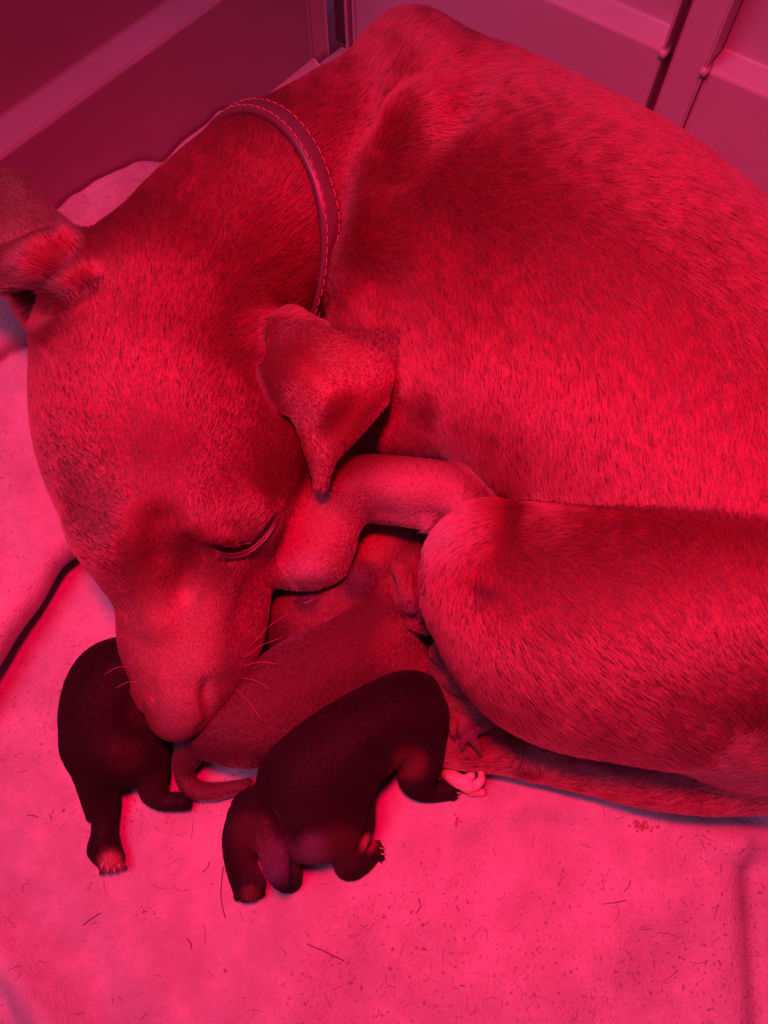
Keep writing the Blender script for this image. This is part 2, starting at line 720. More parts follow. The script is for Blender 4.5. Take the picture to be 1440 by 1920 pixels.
def slab(poly_px, z0, z1, r, k):
    poly = [P(px, py, z1)[:2] for px, py in poly_px]
    d2 = poly_sdf(X[:, :, 0], Y[:, :, 0], poly)[:, :, None]
    wob = .0025 * np.sin(X * 60 + 1) * np.sin(Y * 47) + .0012 * np.sin(X * 150 + Y * 90)
    zc, hz = (z0 + z1) / 2, (z1 - z0) / 2
    q1 = d2 + r
    q2 = np.abs(Z - zc - wob) - hz + r
    d = np.minimum(np.maximum(q1, q2), 0) + np.sqrt(np.maximum(q1, 0) ** 2 + np.maximum(q2, 0) ** 2) - r
    Fb.comb(sl, d.astype(np.float32), k)


slab([(-420, 600), (40, 560), (200, 640), (230, 900), (140, 1010), (100, 1045), (50, 1120), (0, 1195), (-150, 1450), (-420, 1500)], .012, .040, .012, .004)
slab([(-420, 420), (10, 500), (90, 560), (52, 604), (20, 622), (-60, 665), (-420, 850)], .036, .062, .012, .002)
fv, fq = Fb.mesh()
fold = mesh_obj('folded_blanket', fv, fq, M_fleece)
tag(fold, 'thick folded fleece blanket at the left edge beside the mother dog\'s cheek', 'blanket')


# ------------------------------------------------------------------ fur
def blend_cols(px, base, blobs):
    c = np.tile(np.array(base, float), (len(px), 1))
    for x, y, r, col, st in blobs:
        d2 = ((px[:, 0] - x) ** 2 + (px[:, 1] - y) ** 2) / (r * r)
        w = (st * np.exp(-d2 * d2))[:, None]
        c = c * (1 - w) + np.array(col) * w
    return c


def fur(name, parent, field, verts, quads, n, flow, length, radius, lift, colf, mt, jit=.12, tone=(.35, 1.5), avoid=None, clump=.16):
    a, b, c, d = (verts[quads[:, i]] for i in range(4))
    ar = np.linalg.norm(np.cross(c - a, d - b), axis=1)
    nz = np.cross(c - a, d - b)
    nz /= np.maximum(np.linalg.norm(nz, axis=1, keepdims=True), 1e-12)
    cen = (a + b + c + d) / 4
    view = np.array([0, 0, H]) - cen
    view /= np.linalg.norm(view, axis=1, keepdims=True)
    w = ar * np.where(nz[:, 2] > -.35, 1, 0) * np.where((nz * view).sum(1) > -.25, 1, .25)
    w /= w.sum()
    qi = rng.choice(len(quads), n, p=w)
    u, v = rng.random((2, n, 1))
    root = (a[qi] * (1 - u) + b[qi] * u) * (1 - v) + (d[qi] * (1 - u) + c[qi] * u) * v
    px = to_px(root)
    keep = np.ones(n, bool)
    if avoid is not None:
        keep &= ~avoid(px, root)
    L = length(px) * rng.uniform(.7, 1.15, n)
    keep &= L > .0004
    root, px, L = root[keep], px[keep], L[keep]
    n = len(root)
    nr = field.grad(root)
    fl_ = np.array(flow, float)
    D = np.zeros((n, 2))
    W = np.zeros(n)
    for x, y, dx, dy in fl_:
        k = 1 / (((px[:, 0] - x) ** 2 + (px[:, 1] - y) ** 2) + 900) ** 1.6
        q = np.hypot(dx, dy)
        D[:, 0] += k * dx / q
        D[:, 1] += k * dy / q
        W += k
    D /= W[:, None]
    # clumped direction wander
    ph = px / 26.0
    wn = np.sin(ph[:, 0] * 2.1 + 1.7 * np.sin(ph[:, 1] * 1.3)) * np.cos(ph[:, 1] * 1.9 + 1.3 * np.sin(ph[:, 0] * .9))
    ang = clump * wn + rng.normal(0, jit, n)
    ca, sa_ = np.cos(ang), np.sin(ang)
    D = np.stack([D[:, 0] * ca - D[:, 1] * sa_, D[:, 0] * sa_ + D[:, 1] * ca], 1)
    T = D[:, :1] * RIGHT - D[:, 1:] * UP
    T -= (T * nr).sum(1, keepdims=True) * nr
    T /= np.maximum(np.linalg.norm(T, axis=1, keepdims=True), 1e-6)
    lf = lift * rng.uniform(.5, 1.6, (n, 1))
    Lc = L[:, None]
    pts = np.zeros((n, 4, 3))
    for i, t in enumerate((0, .33, .66, 1.0)):
        pts[:, i] = root + T * Lc * t + nr * (Lc * lf * (t - .45 * t * t) - .0004 * (1 - t))
    hc = bpy.data.hair_curves.new(name)
    hc.add_curves([4] * n)
    hc.points.foreach_set('position', pts.astype(np.float32).ravel())
    ra = hc.attributes.new('radius', 'FLOAT', 'POINT') if 'radius' not in hc.attributes else hc.attributes['radius']
    rr = radius * rng.uniform(.7, 1.3, (n, 1)) * np.array([[1, .95, .7, .12]])
    ra.data.foreach_set('value', rr.astype(np.float32).ravel())
    col = colf(px) * rng.uniform(tone[0], tone[1], (n, 1))
    ca_ = hc.attributes.new('coat', 'FLOAT_COLOR', 'CURVE')
    ca_.data.foreach_set('color', np.concatenate([np.clip(col, 0, 1), np.ones((n, 1))], 1).astype(np.float32).ravel())
    hc.materials.append(mt)
    o = bpy.data.objects.new(name, hc)
    o['kind'] = 'stuff'
    return link(o, parent)


def m_len(px):
    x, y = px[:, 0], px[:, 1]
    L = np.full(len(px), .0080)
    face = smooth01((y - 560) / 300) * (x < 620)
    L = L * (1 - face) + .0042 * face
    muz = smooth01((y - 1030) / 180) * (x < 500)
    L = L * (1 - muz) + .0026 * muz
    ear = ((x > 480) & (x < 745) & (y > 600) & (y < 950)) | (x < 120) & (y < 460)
    L = np.where(ear, .0034, L)
    leg = ((x > 490) & (x < 880) & (y > 850) & (y < 1110))
    L = np.where(leg, .0026, L)
    L = np.where((x > 800) & (y > 960) & (y < 1560), .0064, L)
    L = np.where((x > 270) & (x < 395) & (y > 1325), 0, L)
    return L


# ------------------------------------------------------------------ mother dog
MZ = .0025
Fm = Field((-.34, -.03, -.005), (.52, .74, .30), MZ)
K = .022
# torso
Fm.chain([S(650, 340, 170, .085), S(800, 275, 185, .110), S(985, 468, 282, .11), S(1120, 632, 338, .110), S(1330, 890, 356, .105), S(1420, 1150, 320, .09)], .03)
Fm.chain([S(880, 560, 220, .09), S(1010, 700, 230, .10)], .03)
# shoulder blade and spine relief
Fm.chain([S(770, 130, 95, .150), S(830, 190, 80, .172)], .02)
Fm.chain([S(800, 250, 90, .180), S(770, 400, 110, .135), S(790, 560, 115, .130), S(800, 690, 88, .118)], .012)
# neck
Fm.chain([S(650, 350, 180, .10), S(545, 400, 188, .105), S(432, 480, 184, .11), S(335, 610, 200, .11)], .022)
# head
Fm.chain([S(302, 662, 222, .105), S(318, 790, 236, .100), S(326, 900, 205, .098), S(336, 985, 168, .095)], .02)
Fm.chain([S(354, 1030, 138, .088), S(367, 1110, 117, .078), S(361, 1200, 112, .070), S(348, 1275, 88, .064), S(333, 1325, 58, .058)], .022)
# brows and cheek
Fm.chain([S(400, 990, 42, .135), S(470, 960, 46, .130)], .03)
Fm.chain([S(250, 1000, 42, .135), S(195, 990, 40, .128)], .03)
Fm.chain([S(480, 900, 75, .10), S(500, 800, 80, .10)], .03)
Fm.chain([S(455, 1090, 50, .075), S(445, 1190, 48, .060), S(415, 1262, 38, .052)], .012)       # right upper lip
Fm.chain([S(262, 1110, 38, .075), S(262, 1200, 40, .060), S(285, 1275, 34, .052)], .012)
# nose
Fm.chain([S(338, 1300, 58, .066), S(334, 1338, 46, .062)], .008)
Fm.chain([S(404, 1318, 22, .050), S(410, 1288, 24, .055)], .003)
Fm.chain([S(268, 1298, 20, .054), S(276, 1320, 18, .052)], .004)
Fm.chain([S(366, 1012, 16, .148), S(380, 1018, 14, .146)], .010)
Fm.chain([S(416, 1022, 10, .142), S(424, 1014, 10, .140)], .006)
Fm.chain([S(408, 1080, 26, .118), S(400, 1150, 24, .108), S(390, 1230, 22, .092)], .016)
Fm.chain([S(290, 1090, 26, .115), S(300, 1160, 22, .106)], .016)
# upper arm and elbow
Fm.chain([S(740, 560, 130, .09), S(765, 690, 100, .085), S(768, 790, 80, .078)], .02)
# folded foreleg with wrist and paw over the puppies
Fm.chain([S(905, 985, 55, .09), S(850, 925, 52, .095), S(770, 912, 54, .098), S(700, 905, 52, .098), S(655, 915, 50, .096)], .006)
Fm.chain([S(655, 920, 58, .094), S(618, 985, 58, .088), S(588, 1035, 58, .082)], .010, fz=.6)
Fm.chain([S(560, 960, 40, .088), S(540, 1050, 36, .080)], .010, fz=.6)
for x, y, r in ((528, 1074, 25), (562, 1080, 25), (597, 1078, 26), (628, 1062, 26)):
    Fm.chain([S(x + 12, y - 40, r, .080), S(x, y, r, .074)], .006, fz=.65)
# belly skin seen over the puppies
Fm.chain([S(760, 960, 22, .088), S(800, 975, 20, .086), S(715, 965, 16, .088)], .008)
# thigh
Fm.chain([S(925, 1065, 128, .105), S(1010, 1120, 175, .112), S(1140, 1160, 222, .118), S(1330, 1160, 270, .125), S(1480, 1150, 290, .12)], .004)
Fm.chain([S(925, 1120, 120, .100), S(1020, 1215, 160, .100), S(1170, 1235, 172, .098), S(1380, 1210, 205, .10)], .022)
# rump and tail
Fm.chain([S(1490, 1290, 190, .07), S(1405, 1395, 112, .050)], .015)
Fm.chain([S(1440, 1400, 112, .048), S(1330, 1446, 76, .046), S(1220, 1450, 62, .040), S(1100, 1438, 47, .030), S(960, 1412, 41, .022), S(850, 1398, 40, .020), S(770, 1385, 34, .018)], .006)


def sheet(F_, rows, r, k, nu=26, nv=26, thin=None):
    """soft ear flap through a grid of (px, py, z) rows"""
    R_ = [[P(*q) for q in row] for row in rows]
    rows2 = [catmull(row, nu // (len(row) - 1)) for row in R_]
    cols_ = list(zip(*rows2))
    out = []
    for cpts in cols_:
        out += catmull(list(cpts), nv // (len(cpts) - 1))
    F_.cloud(out, r, k)


# right-hand ear (root to tip), folded
sheet(Fm, [
    [(470, 752, .128), (500, 690, .152), (520, 640, .160), (545, 605, .150)],
    [(540, 772, .138), (572, 700, .170), (590, 650, .162), (620, 628, .156)],
    [(568, 812, .128), (608, 745, .168), (650, 690, .158), (690, 655, .154)],
    [(585, 865, .130), (635, 790, .146), (690, 730, .150), (728, 690, .140)],
    [(602, 930, .122), (625, 860, .130), (675, 805, .130), (722, 750, .130)],
], .0030, .003, nu=54, nv=60)
Fm.chain([S(455, 700, 60, .125), S(520, 640, 48, .140), S(570, 640, 30, .145)], .02)
# left-hand ear standing away to the left
sheet(Fm, [
    [(80, 600, .10), (120, 520, .115), (165, 480, .115), (185, 450, .10)],
    [(20, 560, .125), (70, 480, .140), (110, 450, .140), (150, 440, .115)],
    [(-60, 540, .130), (-10, 450, .145), (50, 400, .145), (100, 400, .115)],
    [(-120, 500, .125), (-70, 400, .140), (0, 330, .135), (50, 335, .105)],
], .0032, .004, nu=54, nv=60)
Fm.chain([S(10, 510, 40, .150), S(60, 490, 44, .168), S(110, 474, 46, .172), S(155, 474, 36, .162)], .008)
Fm.chain([S(75, 560, 45, .105), S(120, 590, 60, .10)], .02)


def carve(F_, pts, rpx, k=.003, depth=0.0):
    pp = []
    for q in pts:
        h_ = F_.at(q[0], q[1])
        if h_ is not None:
            pp.append(np.append(h_ + F_.grad(h_[None])[0] * -depth, rpx[len(pp)] if not np.isscalar(rpx) else rpx))
    pp = catmull(pp, 3) if len(pp) > 2 else pp
    for a, b in zip(pp[:-1], pp[1:]):
        F_.cone(a, b, k, sub=True)
    return pp


# crease lines: eye, bridge, nostrils, stop, lip
carve(Fm, [(70, 575), (115, 560), (165, 535)], .0060, .008)
eye_line = carve(Fm, [(405, 1034), (432, 1040), (465, 1032), (498, 1005), (520, 972)], .0026, .004)
carve(Fm, [(362, 1020), (352, 1060), (345, 1110)], .0016, .012)
carve(Fm, [(388, 1275), (383, 1300), (388, 1328), (396, 1342)], [.0014, .0026, .0024, .0014], .002)
carve(Fm, [(388, 1352), (372, 1368)], .0012, .003)
carve(Fm, [(290, 1278), (284, 1302), (288, 1322)], [.0012, .0022, .0014], .002)
carve(Fm, [(300, 985), (305, 1040)], .002, .016)
mv, mq = Fm.mesh()
mpx = to_px(mv)
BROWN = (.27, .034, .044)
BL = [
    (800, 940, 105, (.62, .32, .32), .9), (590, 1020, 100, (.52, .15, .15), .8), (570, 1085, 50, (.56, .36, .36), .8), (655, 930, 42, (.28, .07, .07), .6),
    (334, 1345, 42, (.34, .15, .18), .9), (355, 1210, 125, (.62, .26, .24), .75), (370, 1290, 70, (.60, .28, .27), .7), (450, 1260, 45, (.50, .3, .27), .5),  # nose colour; muzzle coat lightened to make up for weak lamp light
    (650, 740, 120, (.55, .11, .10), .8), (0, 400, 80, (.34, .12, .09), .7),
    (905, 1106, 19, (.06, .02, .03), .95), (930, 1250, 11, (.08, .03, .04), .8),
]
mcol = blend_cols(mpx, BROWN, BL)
skin_mul = .30 + .30 * smooth01((mpx[:, 1] - 1020) / 120) * smooth01((560 - mpx[:, 0]) / 60)  # shade between hairs put into skin colour, weaker on muzzle, ears, foreleg
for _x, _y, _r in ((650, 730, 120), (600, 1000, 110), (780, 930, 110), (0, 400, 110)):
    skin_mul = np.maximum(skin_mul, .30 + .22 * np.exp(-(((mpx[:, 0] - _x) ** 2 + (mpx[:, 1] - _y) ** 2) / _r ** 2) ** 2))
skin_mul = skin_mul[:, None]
mother = empty('mother_dog', (0.15, .35, 0))
tag(mother, 'large short-haired brown mother dog curled around her puppies, eyes closed, wearing a collar', 'dog')
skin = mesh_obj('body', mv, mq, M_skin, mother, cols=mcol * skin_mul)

flow_m = [
    # muzzle and face: hair runs back from the nose and outwards
    (335, 1300, 0, -1), (300, 1150, -.2, -1), (400, 1150, .3, -1), (460, 1150, .8, -.6), (330, 1040, 0, -1), (330, 940, 0, -1),
    (200, 980, -1, -.4), (150, 900, -.8, -.7), (450, 900, .7, -.8), (520, 850, .8, -.4), (320, 800, 0, -1), (200, 760, -.3, -1), (100, 750, -.4, -1),
    (430, 760, .5, -.9), (300, 650, .1, -1), (200, 600, 0, -1), (330, 540, .3, -1), (470, 640, .9, -.5), (380, 430, .3, -1), (260, 420, -.2, -1),
    (450, 300, .3, -1), (500, 430, .8, -.6), (540, 520, .9, -.3), (440, 230, .0, -1), (600, 560, .7, .5),
    # shoulders and torso
    (650, 160, .6, -.6), (700, 300, .9, -.5), (780, 80, .9, -.3), (690, 450, .8, .2), (700, 560, .3, .9), (850, 200, .9, .1),
    (900, 350, .9, .5), (820, 450, .3, .9), (960, 550, .4, .9), (1050, 250, .9, .4), (1200, 350, .9, .6), (1350, 480, .6, .9),
    (1100, 500, .5, .9), (1250, 650, .2, 1), (1000, 750, .1, 1), (900, 800, -.1, 1), (1100, 850, 0, 1), (1350, 800, 0, 1), (1400, 950, -.2, 1),
    (780, 700, .3, .9), (800, 830, .2, 1), (730, 780, .2, 1),
    # thigh and tail
    (900, 980, -.9, .3), (1000, 1010, .8, .4), (1150, 1050, .7, .6), (850, 1120, .2, 1), (950, 1120, .6, .8), (1050, 1200, .8, .6),
    (1150, 1150, .7, .7), (950, 1300, .6, .8), (1150, 1350, .9, .5), (1300, 1300, .6, .6), (1350, 1150, .3, .9), (1300, 1050, .4, .9),
    (1300, 1500, -.9, .2), (1200, 1490, -1, 0), (1100, 1462, -1, -.1), (1200, 1400, .9, .3), (1300, 1370, .8, .3), (1050, 1370, .9, .5), (1400, 1290, .6, .5), (1250, 1220, .7, .6), (900, 1400, -1, -.1), (1400, 1400, -.7, .6),
    # ears, foreleg
    (570, 680, .6, .7), (650, 730, .7, .6), (620, 820, .3, .9), (60, 420, -.7, -.7), (90, 490, -.7, -.6), (60, 560, -.5, .4),
    (800, 920, -.9, .2), (650, 930, -.5, .8), (600, 1020, -.4, .9),
]


# --- collar around the neck
cp = [Fm.at(*q) for q in ((530, 232), (612, 420), (612, 560))]
cn = np.cross(cp[1] - cp[0], cp[2] - cp[0])
cn /= np.linalg.norm(cn)
if cn @ RIGHT < 0:
    cn = -cn
cc = S(520, 410, 10, .10)[:3]
cc = cc - cn * ((cc - cp[0]) @ cn)
e1 = cp[1] - cc
e1 -= cn * (e1 @ cn)
e1 /= np.linalg.norm(e1)
e2 = np.cross(cn, e1)
NC = 120
WBAND = .0058
loop = np.zeros((2, NC))
for si, off in enumerate((-WBAND, WBAND)):
    for i in range(NC):
        w = 2 * PI * i / NC
        dr = e1 * math.cos(w) + e2 * math.sin(w)
        h_ = Fm.hit(cc + cn * off, dr, .01, .12, outside_in=False)
        loop[si, i] = .075 if h_ is None else np.linalg.norm(h_ - cc - cn * off)
med = np.median(loop)
loop = np.minimum(loop, med * 1.35)
for _ in range(6):
    loop = .5 * loop + .25 * np.roll(loop, 1, 1) + .25 * np.roll(loop, -1, 1)


def band_pt(i, u, lift):
    """u -1..1 over the band, lift above the neck"""
    w = 2 * PI * i / NC
    dr = e1 * math.cos(w) + e2 * math.sin(w)
    t = (u + 1) / 2
    ii = i % NC
    f_ = ii - int(ii)
    r = (loop[:, int(ii)] * (1 - f_) + loop[:, (int(ii) + 1) % NC] * f_)
    return cc + cn * u * WBAND + dr * (r[0] * (1 - t) + r[1] * t + lift)


prof = [(-1, 0), (-1, .0030), (-.85, .0040), (0, .0042), (.85, .0040), (1, .0030), (1, 0)]
cv = [band_pt(i, u, l) for i in range(NC) for u, l in prof]
kq = len(prof)
cf = [(i * kq + j, i * kq + (j + 1) % kq, ((i + 1) % NC) * kq + (j + 1) % kq, ((i + 1) % NC) * kq + j) for i in range(NC) for j in range(kq)]
collar = mesh_obj('collar', cv, cf, M_leather, mother)
collar['label'] = 'dark leather collar with two rows of stitching'
for side in (-.72, .72):
    st = MB()
    i = 0.0
    while i < NC - .3:
        st.tube([band_pt(i, side, .0038), band_pt(i + .25, side, .0045), band_pt(i + 1.0, side, .0045), band_pt(i + 1.25, side, .0038)], .00032, 5)
        i += 1.6
    so = st.build('stitching', M_thread, collar)
    so['kind'] = 'stuff'


def collar_avoid(px, root):
    q = root - cc
    w = np.arctan2(q @ e2, q @ e1) % (2 * PI)
    rl = np.interp(w, 2 * PI * np.arange(NC + 1) / NC, np.append(loop.mean(0), loop.mean(0)[0]))
    rr = np.hypot(q @ e1, q @ e2)
    return (np.abs(q @ cn) < WBAND * .95) & (rr < rl + .004)


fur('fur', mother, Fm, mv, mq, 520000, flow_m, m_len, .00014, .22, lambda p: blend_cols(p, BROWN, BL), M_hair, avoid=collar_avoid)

# eyelid rim, whiskers
mb = MB()
if len(eye_line) > 2:
    el = [p[:3] + np.array([0, 0, .0002]) for p in eye_line]
    mb.tube(el, [.0004] + [.0008] * (len(el) - 2) + [.0006], 8)
    lo_ = [p + np.array([0.0003, -.0020, .0002]) for p in el]
    mb.tube(lo_, [.0004] + [.0008] * (len(el) - 2) + [.0005], 8)
    mb.build('eyelid', M_lid, mother)['label'] = 'dark rims of the closed eye'
mb = MB()
for (x, y, dx, dy) in ((450, 1270, 60, 25), (452, 1250, 70, -5), (440, 1290, 50, 60), (455, 1235, 75, -40), (245, 1250, -50, 15), (262, 1280, -45, 10), (470, 1210, 70, -60)):
    p = Fm.at(x, y)
    if p is None:
        continue
    z = p[2]
    q1 = P(x + dx * .5, y + dy * .5 - 6, z + .004)
    q2 = P(x + dx, y + dy, z + .002)
    mb.tube(catmull([p, q1, q2], 4), .00013, 4)
w_ = mb.build('whiskers', M_thread, mother)
w_['kind'] = 'stuff'


# ------------------------------------------------------------------ puppies
def puppy(label, parts, base, blobs, flow, nh=34000, L=.0026, h=.0011, k=.006, details=None, lo=None, loc=None, sub=None, rad=.00012):
    allp = np.array([s for _, pts in parts for s in pts])
    lo_ = (allp[:, :3] - allp[:, 3:]).min(0) - .008
    hi_ = (allp[:, :3] + allp[:, 3:]).max(0) + .008
    Fp = Field(lo_, hi_, h)
    for opt, pts in parts:
        Fp.chain(pts, opt.get('k', k), fz=opt.get('fz', 1.0))
    if sub:
        for pts, r, kk in sub:
            carve(Fp, pts, r, kk)
    v, q = Fp.mesh()
    root = empty('puppy', tuple(np.append(allp[:, :2].mean(0), 0)))
    tag(root, label, 'puppy', 'newborn puppies lying against the mother dog')
    cols = blend_cols(to_px(v), base, blobs)
    mesh_obj('body', v, q, M_pskin, root, cols=cols)
    fur('fur', root, Fp, v, q, nh, flow, lambda p: np.full(len(p), L), rad, .22, lambda p: blend_cols(p, base, blobs), M_bhair if base[0] < .05 else M_phair, jit=.3, tone=(.7, 1.3), clump=.2)
    if details:
        details(root, Fp)
    return root


BLACK = (.016, .007, .010)
DKBR = (.17, .045, .05)
PINK = (.80, .42, .42)
M_phair = hair_bsdf('puppy_hair', .32, .5, .05)
M_bhair = coat_mat('black_puppy_hair', .6, hair=True, spec=.18)


def toes(x, y, dx, dy, z, r=9, n=4, spread=10, ln=14, k=.0006):
    """toe chains fanned around a paw at x, y pointing along dx, dy"""
    q = math.hypot(dx, dy)
    dx, dy = dx / q, dy / q
    out = []
    for i in range(n):
        t = i - (n - 1) / 2
        bx, by = x - dy * t * spread * .8, y + dx * t * spread * .8
        ex, ey = x + dx * ln * (1 - .12 * abs(t)) - dy * t * spread * 1.15, y + dy * ln * (1 - .12 * abs(t)) + dx * t * spread * 1.15
        out.append(({'k': k}, [S(bx, by, r, z), S(ex, ey, r * .85, z)]))
    return out


def claws(root, Fp, pts):
    mb = MB()
    for x, y, dx, dy in pts:
        p = Fp.at(x, y)
        if p is None:
            continue
        d = P(x + dx, y + dy, max(p[2] - .001, .001)) - p
        mb.tube([p, p + d * .6 + np.array([0, 0, .0004]), p + d], [.0006, .0005, .0001], 6)
    if mb.v:
        o = mb.build('claws', M_claw, root)
        o['kind'] = 'stuff'


# left puppy: black, head under the mother's muzzle
parts = [
    ({'k': .01}, [S(262, 1262, 62, .030), S(212, 1275, 74, .031), S(192, 1335, 76, .032), S(205, 1392, 76, .032), S(225, 1412, 62, .030)]),
    ({'k': .01}, [S(262, 1262, 58, .028), S(300, 1235, 45, .022)]),
    ({'k': .008}, [S(172, 1400, 50, .028), S(184, 1455, 36, .022), S(196, 1510, 26, .014), S(196, 1555, 23, .011), S(192, 1590, 25, .010)]),
    ({'k': .004}, [S(196, 1585, 24, .010), S(206, 1608, 24, .010)]),
    ({'k': .008}, [S(262, 1395, 50, .028), S(282, 1440, 34, .020), S(288, 1480, 26, .013), S(305, 1500, 18, .010), S(340, 1503, 16, .009)]),
    ({'k': .003}, [S(145, 1420, 20, .020), S(160, 1480, 14, .012), S(172, 1530, 10, .007)]),
    ({'k': .004}, [S(222, 1405, 22, .045), S(226, 1425, 14, .040)]),
] + toes(206, 1614, .25, 1, .010, r=7, spread=11, ln=18) + toes(335, 1503, 1, .05, .008, r=6, spread=6, ln=20)
puppy('smooth black puppy stretched out at far left with its head under the mother dog\'s muzzle', parts, BLACK,
      [(208, 1617, 24, (.45, .20, .20), .9), (235, 1415, 34, (.07, .02, .03), .5), (285, 1480, 40, (.05, .02, .03), .5), (265, 1330, 30, (.07, .02, .03), .5)],
      [(230, 1230, -.4, 1), (150, 1330, 0, 1), (210, 1400, 0, 1), (185, 1500, 0, 1), (290, 1450, .2, 1), (330, 1500, 1, 0)],
      details=lambda r, f: claws(r, f, [(192, 1618, -2, 14), (203, 1624, 0, 14), (214, 1626, 2, 12), (222, 1618, 5, 12)]))

# puppy nearest the mother's chest, face beside her muzzle, eye shut
parts = [
    ({'k': .012}, [S(505, 1165, 46, .024), S(540, 1160, 58, .036), S(590, 1148, 66, .042), S(640, 1115, 66, .044), S(690, 1062, 62, .046), S(720, 1020, 58, .040), S(755, 980, 50, .036)]),
    ({'k': .004}, [S(650, 1062, 28, .060), S(672, 1088, 30, .062), S(668, 1120, 20, .058)]),
    ({'k': .004}, [S(520, 1190, 30, .016), S(560, 1205, 22, .012)]),
]
puppy('dark reddish puppy behind the others, closed eye showing under the mother dog\'s paw', parts, DKBR,
      [(575, 1128, 26, (.06, .04, .06), .8), (665, 1085, 45, (.07, .035, .055), .85), (520, 1180, 30, (.08, .04, .05), .7), (700, 1010, 45, (.30, .07, .06), .8)],
      [(520, 1160, 1, -.1), (600, 1150, 1, .1), (680, 1080, .6, -.8), (710, 1020, .4, -.9)], nh=16000,
      sub=[([(552, 1126), (575, 1132), (600, 1116)], .0012, .002)],
      details=lambda r, f: (lambda m: (m.tube([f.at(552, 1126), f.at(575, 1131), f.at(600, 1116)], [.0006, .0016, .0005], 6), m.build('eyelid', M_lid, r)))(MB()))

# middle puppy, brown, nursing
parts = [
    ({'k': .014}, [S(412, 1365, 62, .036), S(475, 1348, 86, .040), S(560, 1292, 92, .042), S(650, 1232, 84, .042), S(705, 1180, 72, .042)]),
    ({'k': .008}, [S(700, 1190, 60, .042), S(742, 1140, 62, .044), S(762, 1090, 52, .045), S(780, 1040, 30, .046)]),
    ({'k': .010}, [S(740, 1240, 50, .030), S(800, 1250, 34, .022), S(830, 1270, 20, .014)]),
    ({'k': .006}, [S(362, 1395, 34, .026), S(346, 1440, 20, .017), S(358, 1474, 18, .012), S(395, 1484, 16, .010), S(455, 1474, 12, .009)]),
    ({'k': .003}, [S(752, 1065, 16, .074), S(762, 1100, 13, .076), S(770, 1140, 12, .074)]),
] + toes(455, 1475, 1, -.15, .008, r=6, spread=6, ln=16)
ear_b = ({'k': .0015, 'fz': .6}, [S(784, 1106, 12, .070), S(790, 1132, 20, .068), S(788, 1152, 15, .064)])
parts.append(({'k': .003}, [S(800, 1180, 10, .056), S(770, 1168, 9, .064), S(757, 1140, 9, .070), S(756, 1105, 9, .074), S(765, 1075, 9, .074)]))
parts.append(ear_b)
puppy('brown puppy in the middle nursing with its head tucked under the mother dog\'s thigh', parts, (.085, .025, .03),
      [(786, 1134, 30, (.06, .04, .07), .95), (520, 1220, 60, (.08, .03, .035), .6), (640, 1230, 60, (.10, .035, .04), .6), (400, 1488, 60, (.11, .045, .05), .7),
       (760, 1215, 60, (.24, .06, .06), .7), (760, 1080, 55, (.26, .08, .08), .7)],
      [(380, 1420, -.3, 1), (480, 1330, -.9, .5), (600, 1260, -.9, .5), (700, 1180, -.7, .8), (750, 1110, -.3, 1), (360, 1470, .1, 1), (430, 1480, 1, 0)], nh=42000, L=.0026,
      sub=[([(730, 1050), (735, 1110), (770, 1170), (800, 1185)], .0012, .003), ([(768, 1080), (765, 1120), (778, 1165)], .0010, .002)])

# puppy at right under the thigh, belly up with a paw raised
parts = [
    ({'k': .010}, [S(845, 1240, 38, .036), S(868, 1290, 52, .038), S(900, 1332, 40, .034), S(955, 1372, 24, .016)]),
    ({'k': .002}, [S(822, 1222, 18, .052), S(838, 1236, 17, .056), S(850, 1262, 9, .056)]),
    ({'k': .002}, [S(842, 1272, 18, .054), S(860, 1290, 16, .056), S(872, 1306, 8, .054)]),
    ({'k': .005}, [S(850, 1345, 22, .034), S(868, 1366, 18, .040), S(882, 1378, 14, .042)]),
    ({'k': .003}, [S(836, 1450, 11, .014), S(856, 1462, 14, .014), S(878, 1472, 15, .014)]),
    ({'k': .003}, [S(855, 1400, 16, .014), S(845, 1440, 12, .012)]),
    ({'k': .0008}, [S(890, 1474, 10, .014), S(902, 1462, 8, .017), S(902, 1446, 6, .022)]),
    ({'k': .0008}, [S(882, 1482, 10, .011), S(904, 1486, 8, .009)]),
    ({'k': .0008}, [S(872, 1462, 9, .016), S(884, 1454, 7, .020)]),
    ({'k': .0008}, [S(882, 1380, 10, .043), S(895, 1396, 8, .044), S(903, 1412, 3.5, .042)]),
    ({'k': .0008}, [S(886, 1372, 9, .044), S(912, 1364, 7, .044), S(936, 1354, 3, .042)]),
    ({'k': .0008}, [S(872, 1376, 9, .044), S(868, 1392, 7, .044), S(866, 1404, 3, .042)]),
    ({'k': .0008}, [S(852, 1352, 9, .044), S(850, 1370, 7, .046), S(852, 1382, 3, .044)]),
]
puppy('small reddish puppy behind the black one at right, pink paw stretched over the tail', parts, (.20, .05, .05),
      [(830, 1235, 26, (.07, .035, .055), .8), (855, 1288, 24, (.09, .035, .05), .7), (890, 1385, 38, (.09, .035, .06), .85), (880, 1468, 46, (.95, .50, .50), .95)],
      [(860, 1280, .5, .9), (900, 1330, .7, .6), (880, 1380, .4, .9), (870, 1460, 1, .2)], nh=14000, L=.0014)

